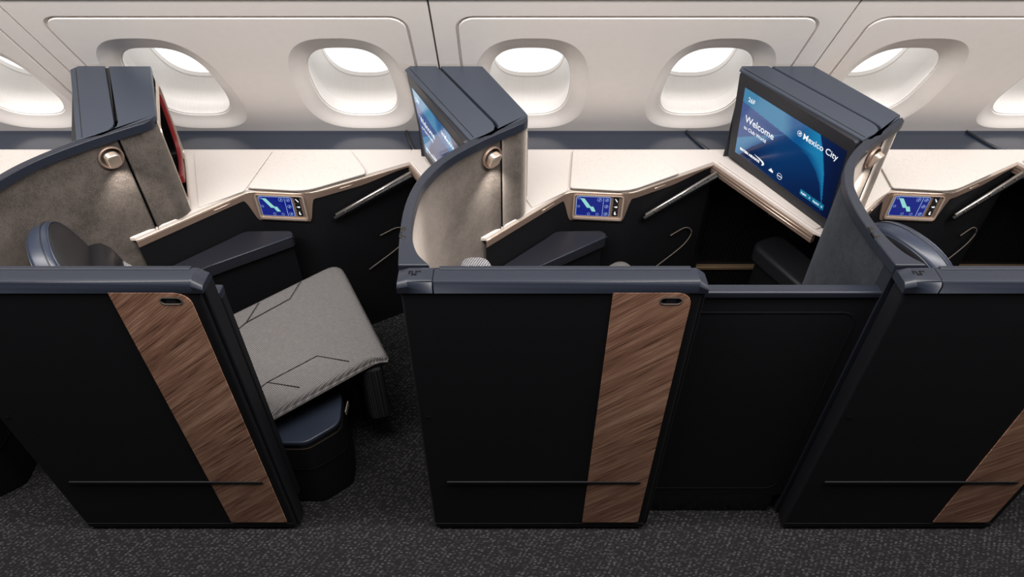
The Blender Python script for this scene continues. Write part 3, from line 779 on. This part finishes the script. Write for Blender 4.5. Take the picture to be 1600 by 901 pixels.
# ---- aisle panel
def build_panel():
    t = thing('aisle_partition', '', 'partition', (0.085, 1.12, 0))
    x0, x1, y0, y1 = -0.250, 0.424, 1.095, 1.150
    part('panel_body', box(x0 + 0.006, x1 - 0.006, y0 + 0.001, y1 - 0.003, 0.012, 1.03), 'panel', t, bevel=0.008, seg=3)
    prof = [(y0 - 0.001, 1.022), (y0 - 0.001, 1.043), (y0 + 0.005, 1.0525), (y0 + 0.011, T - 0.001), (y1 - 0.008, T - 0.001), (y1 - 0.001, T - 0.006), (y1, 1.022)]
    # cap made as a bar with chamfered ends, in two lengths
    def bar(a, b, ca, cb):
        R = []
        for x, k_ in ((a, ca), (a + (0.024 if ca else 0.0015), 0), (b - (0.022 if cb else 0.0015), 0), (b, cb)):
            R.append([(x, y, z - ((0.018 if x > 0 else 0.008) * max(0, (z - 1.022)) / 0.034 if k_ else 0)) for y, z in prof])
        return rings(R, (True, True))
    part('cap', bar(x0, -0.172, 1, 0), 'cap', t, bevel=0.003, seg=2)
    part('cap', bar(-0.171, x1 + 0.004, 0, 1), 'cap', t, bevel=0.003, seg=2)
    part('cap_ridge', box(-0.160, x1 - 0.03, y1 - 0.014, y1 - 0.002, T - 0.004, T + 0.001), 'cap', t, bevel=0.002)
    # small latch mark on the end block
    cx, cy = -0.213, 1.126
    part('cap_emblem', join(box(cx - 0.011, cx - 0.004, cy + 0.003, cy + 0.0055, T - 0.002, T), box(cx - 0.013, cx - 0.010, cy - 0.004, cy + 0.0055, T - 0.002, T), box(cx - 0.006, cx + 0.004, cy - 0.008, cy - 0.004, T - 0.002, T),
                            box(cx - 0.006, cx - 0.003, cy - 0.008, cy + 0.004, T - 0.002, T), box(cx + 0.002, cx + 0.005, cy - 0.008, cy + 0.006, T - 0.002, T), box(cx + 0.002, cx + 0.014, cy + 0.003, cy + 0.006, T - 0.002, T)), 'black', t)
    inlay = rrect(0.2205, 0.3945, 0.049, 1.025, 0.034, 6, (0, 0, 1, 0))
    f = lambda a, b, e: (a, y0 - e, b)
    pill = rrect(0.324, 0.376, 0.989, 1.013, 0.012, 6)
    V = join(fill(inlay, [pill], lambda a, b: f(a, b, 0.0015)), rings([[f(a, b, 0.0015) for a, b in inlay], [f(a, b, -0.001) for a, b in inlay]]))
    wd = part('wood_inlay', V, 'wood', t)
    pi_ = rrect(0.327, 0.373, 0.992, 1.010, 0.009, 6)
    part('pull_slot', rings([[f(a, b, 0.002) for a, b in pill], [f(a, b, 0.0025) for a, b in pi_], [f(a, b, -0.0005) for a, b in pi_]], (False, True)), 'groove', t)
    part('slot_plate', slab(f, pi_, -0.001, 0.0004), 'black', t)
    part('number_plate', slab(f, rrect(0.339, 0.361, 0.996, 1.006, 0.002, 3), 0.0004, 0.0012), 'leatherblack', t)
    part('bump_strip', slab(f, rrect(-0.190, 0.374, 0.272, 0.281, 0.003, 3), -0.001, 0.004), 'panel', t, bevel=0.001)
    part('kick_strip', box(x0 + 0.010, x1 - 0.012, y0 - 0.0001, y0 + 0.003, 0.036, 0.039), 'panel', t)
    part('keyhole', slab(f, rrect(-0.225, -0.213, 0.580, 0.587, 0.002, 3), 0.0, 0.001), 'black', t)
    part('edge_seal', box(x1 - 0.008, x1 + 0.004, y0 + 0.010, y1 + 0.004, 0.015, 1.024), 'panel', t, bevel=0.004)
    part('base_skid', box(x0 + 0.02, x1 - 0.02, y0 + 0.006, y1 - 0.006, 0.0, 0.014), 'black', t)
    return t
panel = build_panel()

def build_door():
    t = thing('sliding_door', '', 'door', (0.53, 1.17, 0))
    x0, x1, y0, y1 = 0.262, 0.868, 1.158, 1.182
    part('door_leaf', box(x0, x1, y0, y1, 0.10, 0.952), 'panel', t, bevel=0.004)
    part('door_cap', box(x0, x1, y0 - 0.003, y1 + 0.003, 0.950, 0.970), 'cap', t, bevel=0.005, seg=3)
    o_ = rrect(x0 + 0.03, x1 - 0.045, 0.14, 0.905, 0.04, 6); i_ = rrect(x0 + 0.034, x1 - 0.049, 0.144, 0.901, 0.038, 6)
    f = lambda a, b, e: (a, y0 - e, b)
    part('door_moulding', rings([[f(a, b, 0) for a, b in o_], [f(a, b, 0.0008) for a, b in o_], [f(a, b, 0.0008) for a, b in i_], [f(a, b, 0) for a, b in i_]]), 'panel', t)
    part('door_shoe', box(x0 + 0.04, x1 - 0.04, y0 + 0.004, y1 - 0.004, 0.0, 0.10), 'black', t)
    return t
door = build_door()

# ---- seat
def cushion_mesh(corners, rs, z0, z1, sagr=0.03, k=6):
    """pillowy slab: stacked rounded outlines shrinking at the top and bottom"""
    poly = rpoly(corners, rs, k); c = Vector((sum(p[0] for p in poly) / len(poly), sum(p[1] for p in poly) / len(poly)))
    R = []
    for s_, z in ((0.90, z0), (0.985, z0 + sagr * 0.4), (1.0, z0 + sagr), (1.0, z1 - sagr), (0.992, z1 - sagr * 0.5), (0.975, z1 - sagr * 0.2), (0.945, z1 - sagr * 0.04), (0.90, z1), (0.6, z1 + 0.003), (0.2, z1 + 0.004)):
        R.append([(c.x + (p[0] - c.x) * s_, c.y + (p[1] - c.y) * s_, z) for p in poly])
    return rings(R, (True, True))

def build_seat():
    t = thing('passenger_seat', '', 'seat', (0.25, 1.5, 0))
    cor = [(0.02, 1.485), (0.478, 1.892), (0.720, 1.425), (0.668, 1.418), (0.395, 1.192), (0.14, 1.192)]
    part('seat_cushion', cushion_mesh(cor, [0.03, 0.06, 0.02, 0.02, 0.02, 0.03], 0.405, 0.455, 0.028), 'seat', t, smooth=True)
    # front roll that drops to the floor
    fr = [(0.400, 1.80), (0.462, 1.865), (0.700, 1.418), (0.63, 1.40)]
    part('leg_rest', prism(rpoly(fr, [0.02, 0.03, 0.03, 0.02], 4), 0.16, 0.408), 'seatshade', t, bevel=0.01)  # painted in the darkened weave to stand for shade below the cushion
    # seams on the cushion
    zt = 0.4600
    for pts in ([(0.18, 1.47), (0.237, 1.567), (0.351, 1.680), (0.368, 1.77)], [(0.237, 1.567), (0.252, 1.662)],
                [(0.32, 1.245), (0.372, 1.317), (0.498, 1.422), (0.600, 1.400)], [(0.372, 1.317), (0.472, 1.298)]):
        part('seam', tube([(x, y, zt) for x, y in pts], 0.0014, 6), 'leatherblack', t)
    part('edge_stitch', tube([(0.405, 1.196, 0.43), (0.67, 1.4135, 0.43), (0.69, 1.422, 0.43), (0.712, 1.424, 0.43)], 0.0016, 6), 'silver', t)
    # back, leaning away from the direction of travel
    d = Vector((0.88, 0.475, 0)).normalized(); s = Vector((-d.y, d.x, 0)); up = (Vector((0, 0, 1)) - d * 0.22).normalized(); nb = s.cross(up)
    if nb.dot(d) < 0: nb = -nb
    bc = Vector((0.03, 1.415, 0.42))
    def BF(a, h_, e): return tuple(bc + s * a + up * h_ + nb * e)
    R = []
    prof = [(-0.055, 0.90), (-0.048, 0.98), (-0.03, 1.0), (0.02, 1.0), (0.04, 0.98), (0.052, 0.92), (0.055, 0.7), (0.05, 0.3)]
    ol = rrect(-0.21, 0.21, -0.06, 0.40, 0.07, 6)
    def scaled(k_): return [(a * k_, 0.17 + (b - 0.17) * k_) for a, b in ol]
    part('backrest', rings([[BF(a, b, e) for a, b in scaled(k_)] for e, k_ in prof], (True, True)), 'leatherblack', t, smooth=True)
    return t, BF
seat, BF = build_seat()

def build_headrest(t, c, d, tilt, w_=0.17, hgt=0.17, th=0.05, nm='headrest'):
    """rounded head pad: blue band around a dark face"""
    d = Vector(d).normalized(); s = Vector((-d.y, d.x, 0)); up = (Vector((0, 0, 1)) - d * tilt).normalized(); nb = s.cross(up); nb = nb if nb.dot(d) > 0 else -nb
    c = Vector(c)
    def f(a, b, e): return tuple(c + s * a + up * b + nb * e)
    out = sup(0, 0, w_, hgt, 2.3, 48)
    def ring(k_, e): return [f(a * k_, b * k_, e) for a, b in out]
    h = part(nm, rings([ring(0.92, -th), ring(0.975, -th * 0.9), ring(1.0, -th * 0.6), ring(1.0, th * 0.4), ring(0.985, th * 0.8), ring(0.95, th)], (True, True)), 'leatherblue', t, smooth=True)
    part('head_pad', rings([ring(0.95, th * 0.95), ring(0.93, th * 1.12), ring(0.86, th * 1.3), ring(0.6, th * 1.25), ring(0.3, th * 1.1)], (True, True)), 'leatherblack', h, smooth=True)
    part('head_pad_back', rings([ring(0.965, -th * 0.9), ring(0.95, -th * 1.05), ring(0.8, -th * 1.3), ring(0.4, -th * 1.4)], (True, True)), 'leatherblack', h, smooth=True)
    part('piping', tube(ring(0.955, th * 1.02), 0.0022, 6, True), 'leatherblue', h, smooth=True)
    part('piping', tube(ring(1.0, th * 0.45), 0.0016, 6, True), 'leather', h, smooth=True)
    part('piping', tube(ring(0.95, -th * 0.98), 0.0022, 6, True), 'leatherblue', h, smooth=True)
    return h
build_headrest(seat, (-0.062, 1.375, 0.815), (0.88, 0.475, 0), 0.25, 0.155, 0.165, 0.027)

def build_extras():
    # shoulder bolster and silver hinge are parts of the upright seat
    part('shoulder_bolster', cushion_mesh([(-0.135, 1.60), (-0.10, 1.60), (0.00, 1.535), (-0.02, 1.50), (-0.10, 1.53)], 0.02, 0.55, 0.712, 0.03), 'bolster', seat, smooth=True)
    part('hinge_bracket', join(tube([(0.155, 1.452, 0.46), (0.178, 1.435, 0.462), (0.190, 1.40, 0.462)], 0.003, 6), tube([(0.165, 1.418, 0.46), (0.185, 1.425, 0.462)], 0.003, 6),
         tube([(0.19, 1.40, 0.46), (0.194, 1.365, 0.46), (0.215, 1.325, 0.455)], 0.003, 6)), 'silver', seat, smooth=True)
    part('hinge_bracket', tube([(0.162, 1.395, 0.455), (0.185, 1.395, 0.455)], 0.010, 10), 'steel', seat, smooth=True)
build_extras()

def build_box():
    t = thing('stowage_box', '', 'armrest', (0.45, 1.28, 0))
    poly = rpoly([(0.25, 1.19), (0.25, 1.36), (0.52, 1.44), (0.545, 1.43), (0.568, 1.345), (0.577, 1.262), (0.490, 1.190)], [0.01, 0.02, 0.02, 0.012, 0.02, 0.025, 0.02], 4)
    def sc(k_): 
        c = Vector((0.42, 1.29)); return [(c.x + (p[0] - c.x) * k_, c.y + (p[1] - c.y) * k_) for p in poly]
    part('lid', prism(sc(1.0), 0.318, 0.335), 'leatherblue', t, bevel=0.005, seg=3)
    part('lid_recess', prism(sc(0.985), 0.305, 0.319), 'black', t)
    part('gold_line', strip(sc(1.0), [0.300, 0.3035], True), 'gold', t)
    part('armrest_body', prism(sc(0.995), 0.20, 0.304), 'panel', t)
    part('lower_line', strip(sc(1.005), [0.197, 0.199], True), 'steel', t)
    part('armrest_base', prism(sc(0.96), 0.0, 0.20), 'panel', t, bevel=0.01)
    part('release_catch', box(0.579, 0.583, 1.318, 1.360, 0.300, 0.318), 'bronzelight', t, bevel=0.001)
    return t
abox = build_box()

# ---- grille on the lower side wall
def build_grille():
    g = bpy.data.objects.new('baseboard_back', None); g.location = (0, 2.24, 0); C.objects.link(g); g['kind'] = 'structure'
    V = []
    x = -1.6
    while x < 2.2:
        V.append(box(x, x + 0.005, 2.232, 2.245, 0.17, 0.42)); V.append(box(x, x + 0.005, 2.232, 2.245, 0.02, 0.12)); x += 0.0115
    o = part('grille_slats', join(*V), 'inner', g); o['kind'] = 'stuff'
    part('grille_rail', box(-1.6, 2.2, 2.222, 2.245, 0.122, 0.138), 'gold', g, bevel=0.003)
    for k in (-2, -1, 0, 1): part('grille_rail', box(1.03 + P * k, 1.30 + P * k, 2.226, 2.245, 0.40, 0.412), 'steel', g, bevel=0.003)
build_grille()

# ================================================================== COPIES
LBL = {
 'shell': {-1: 'curved high partition with brown-grey felt lining at the left edge, behind the upright seat', 0: 'curved high partition with felt lining and blue rim in the middle of the row', 1: 'curved high partition on the right, dark felt outside, its cream-lit lining seen edge-on'},
 'pod': {-1: 'navy-topped cabinet behind the left curved partition, niche with red headphones in full view', 0: 'navy-topped cabinet behind the middle curved partition, monitor half hidden on its left side', 1: 'navy-topped cabinet on the right carrying the fully visible monitor'},
 'monitor': {-1: 'seat monitor turned out of sight on the far side of the leftmost cabinet', 0: 'blue seat monitor partly hidden by the middle curved rim', 1: 'large blue welcome monitor on the right reading 26F and Mexico City'},
 'lamp': {-1: 'small champagne reading lamp on the left brown felt partition', 0: 'small champagne reading lamp on the middle felt partition', 1: 'small reading lamp on the right partition, seen edge-on beside the largest monitor'},
 'phones': {-1: 'red leather headphones hanging in the open niche of the left cabinet', 0: 'red headphones showing as a sliver at the right edge of the middle cabinet'},
 'console': {-2: 'cream side console cut off at the far left edge behind the left partition', -1: 'cream side console between the left and middle cabinets, above the grey seat', 0: 'cream side console between the middle cabinet and the right-hand monitor', 1: 'cream side console beyond the right cabinet, running to the right edge', 2: 'tip of a cream console cut off at the far right edge'},
 'control': {-1: 'blue touch control in bronze housing above the open-door suite', 0: 'blue touch control in bronze housing between the middle cabinet and right monitor', 1: 'blue touch control in bronze housing near the right edge'},
 'armpad': {-1: 'navy leather armrest pad under the left touch control', 0: 'navy leather armrest pad under the middle touch control'},
 'foot': {-1: 'black foot cushion in the well below the middle cabinet monitor', 0: 'black foot cushion in the dark well below the right-hand monitor'},
 'panel': {-1: 'black aisle panel with walnut strip left of the open doorway', 0: 'black aisle panel with walnut strip in the centre, beside the closed door', 1: 'black aisle panel at the right edge, its walnut strip cut by the frame'},
 'door': {-1: 'black sliding door stowed open behind the left aisle panel', 0: 'black sliding door closed between the middle and right aisle panels'},
 'seat': {-1: 'upright seat with grey woven cushion and dark round headrest in the open suite', 1: 'seat at the right whose blue headrest band shows over the right aisle panel'},
 'box': {-2: 'dark low armrest box at the bottom left corner of the picture', -1: 'low navy-topped armrest box with thin gold line under the grey cushion'},
}
def spread(root, key, ks):
    for k in ks:
        if k != 0:
            dup(root, P * k, LBL[key][k])
    if 0 in ks: root['label'] = LBL[key][0]
    else:
        def rm(o):
            for ch in list(o.children): rm(ch)
            bpy.data.objects.remove(o)
        rm(root)
shell['group'] = 'curved partitions'; pod['group'] = 'monitor cabinets'; monitor['group'] = 'seat monitors'; lamp['group'] = 'reading lamps'
phones['group'] = 'headphones'; console['group'] = 'side consoles'; control['group'] = 'touch controls'; armpad['group'] = 'leather armrest pads'
foot['group'] = 'foot cushions'; panel['group'] = 'aisle panels'; door['group'] = 'sliding doors'; seat['group'] = 'passenger seats'; abox['group'] = 'aisle armrest boxes'
spread(shell, 'shell', (-1, 0, 1)); spread(pod, 'pod', (-1, 0, 1)); spread(monitor, 'monitor', (-1, 0, 1)); spread(lamp, 'lamp', (-1, 0, 1))
spread(phones, 'phones', (-1, 0)); spread(console, 'console', (-2, -1, 0, 1, 2)); spread(control, 'control', (-1, 0, 1)); spread(armpad, 'armpad', (-1, 0))
spread(foot, 'foot', (-1, 0)); spread(panel, 'panel', (-1, 0, 1))
d2 = dup(door, -P - 0.440, LBL['door'][-1]); door['label'] = LBL['door'][0]
spread(seat, 'seat', (-1, 1)); spread(abox, 'box', (-2, -1))

# middle suite: seat slid down, only two pale bolsters show over the panel
ms = thing('passenger_seat', 'reclined seat showing only pale knit bolsters above the middle aisle panel', 'seat', (0.1, 1.5, 0), 'passenger seats')
part('shoulder_bolster', cushion_mesh([(-0.150, 1.60), (-0.075, 1.60), (-0.045, 1.52), (-0.12, 1.44), (-0.17, 1.50)], 0.03, 0.55, 0.712, 0.05), 'bolster', ms, smooth=True)
part('seat_cushion', cushion_mesh([(-0.13, 1.42), (0.395, 1.875), (0.64, 1.385), (0.36, 1.19), (0.0, 1.19)], [0.03, 0.06, 0.05, 0.03, 0.03], 0.38, 0.497, 0.04), 'seat', ms, smooth=True)
part('seat_base', prism([(-0.12, 1.43), (0.30, 1.83), (0.54, 1.385), (0.34, 1.21), (0.02, 1.21)], 0.0, 0.37), 'inner', ms)
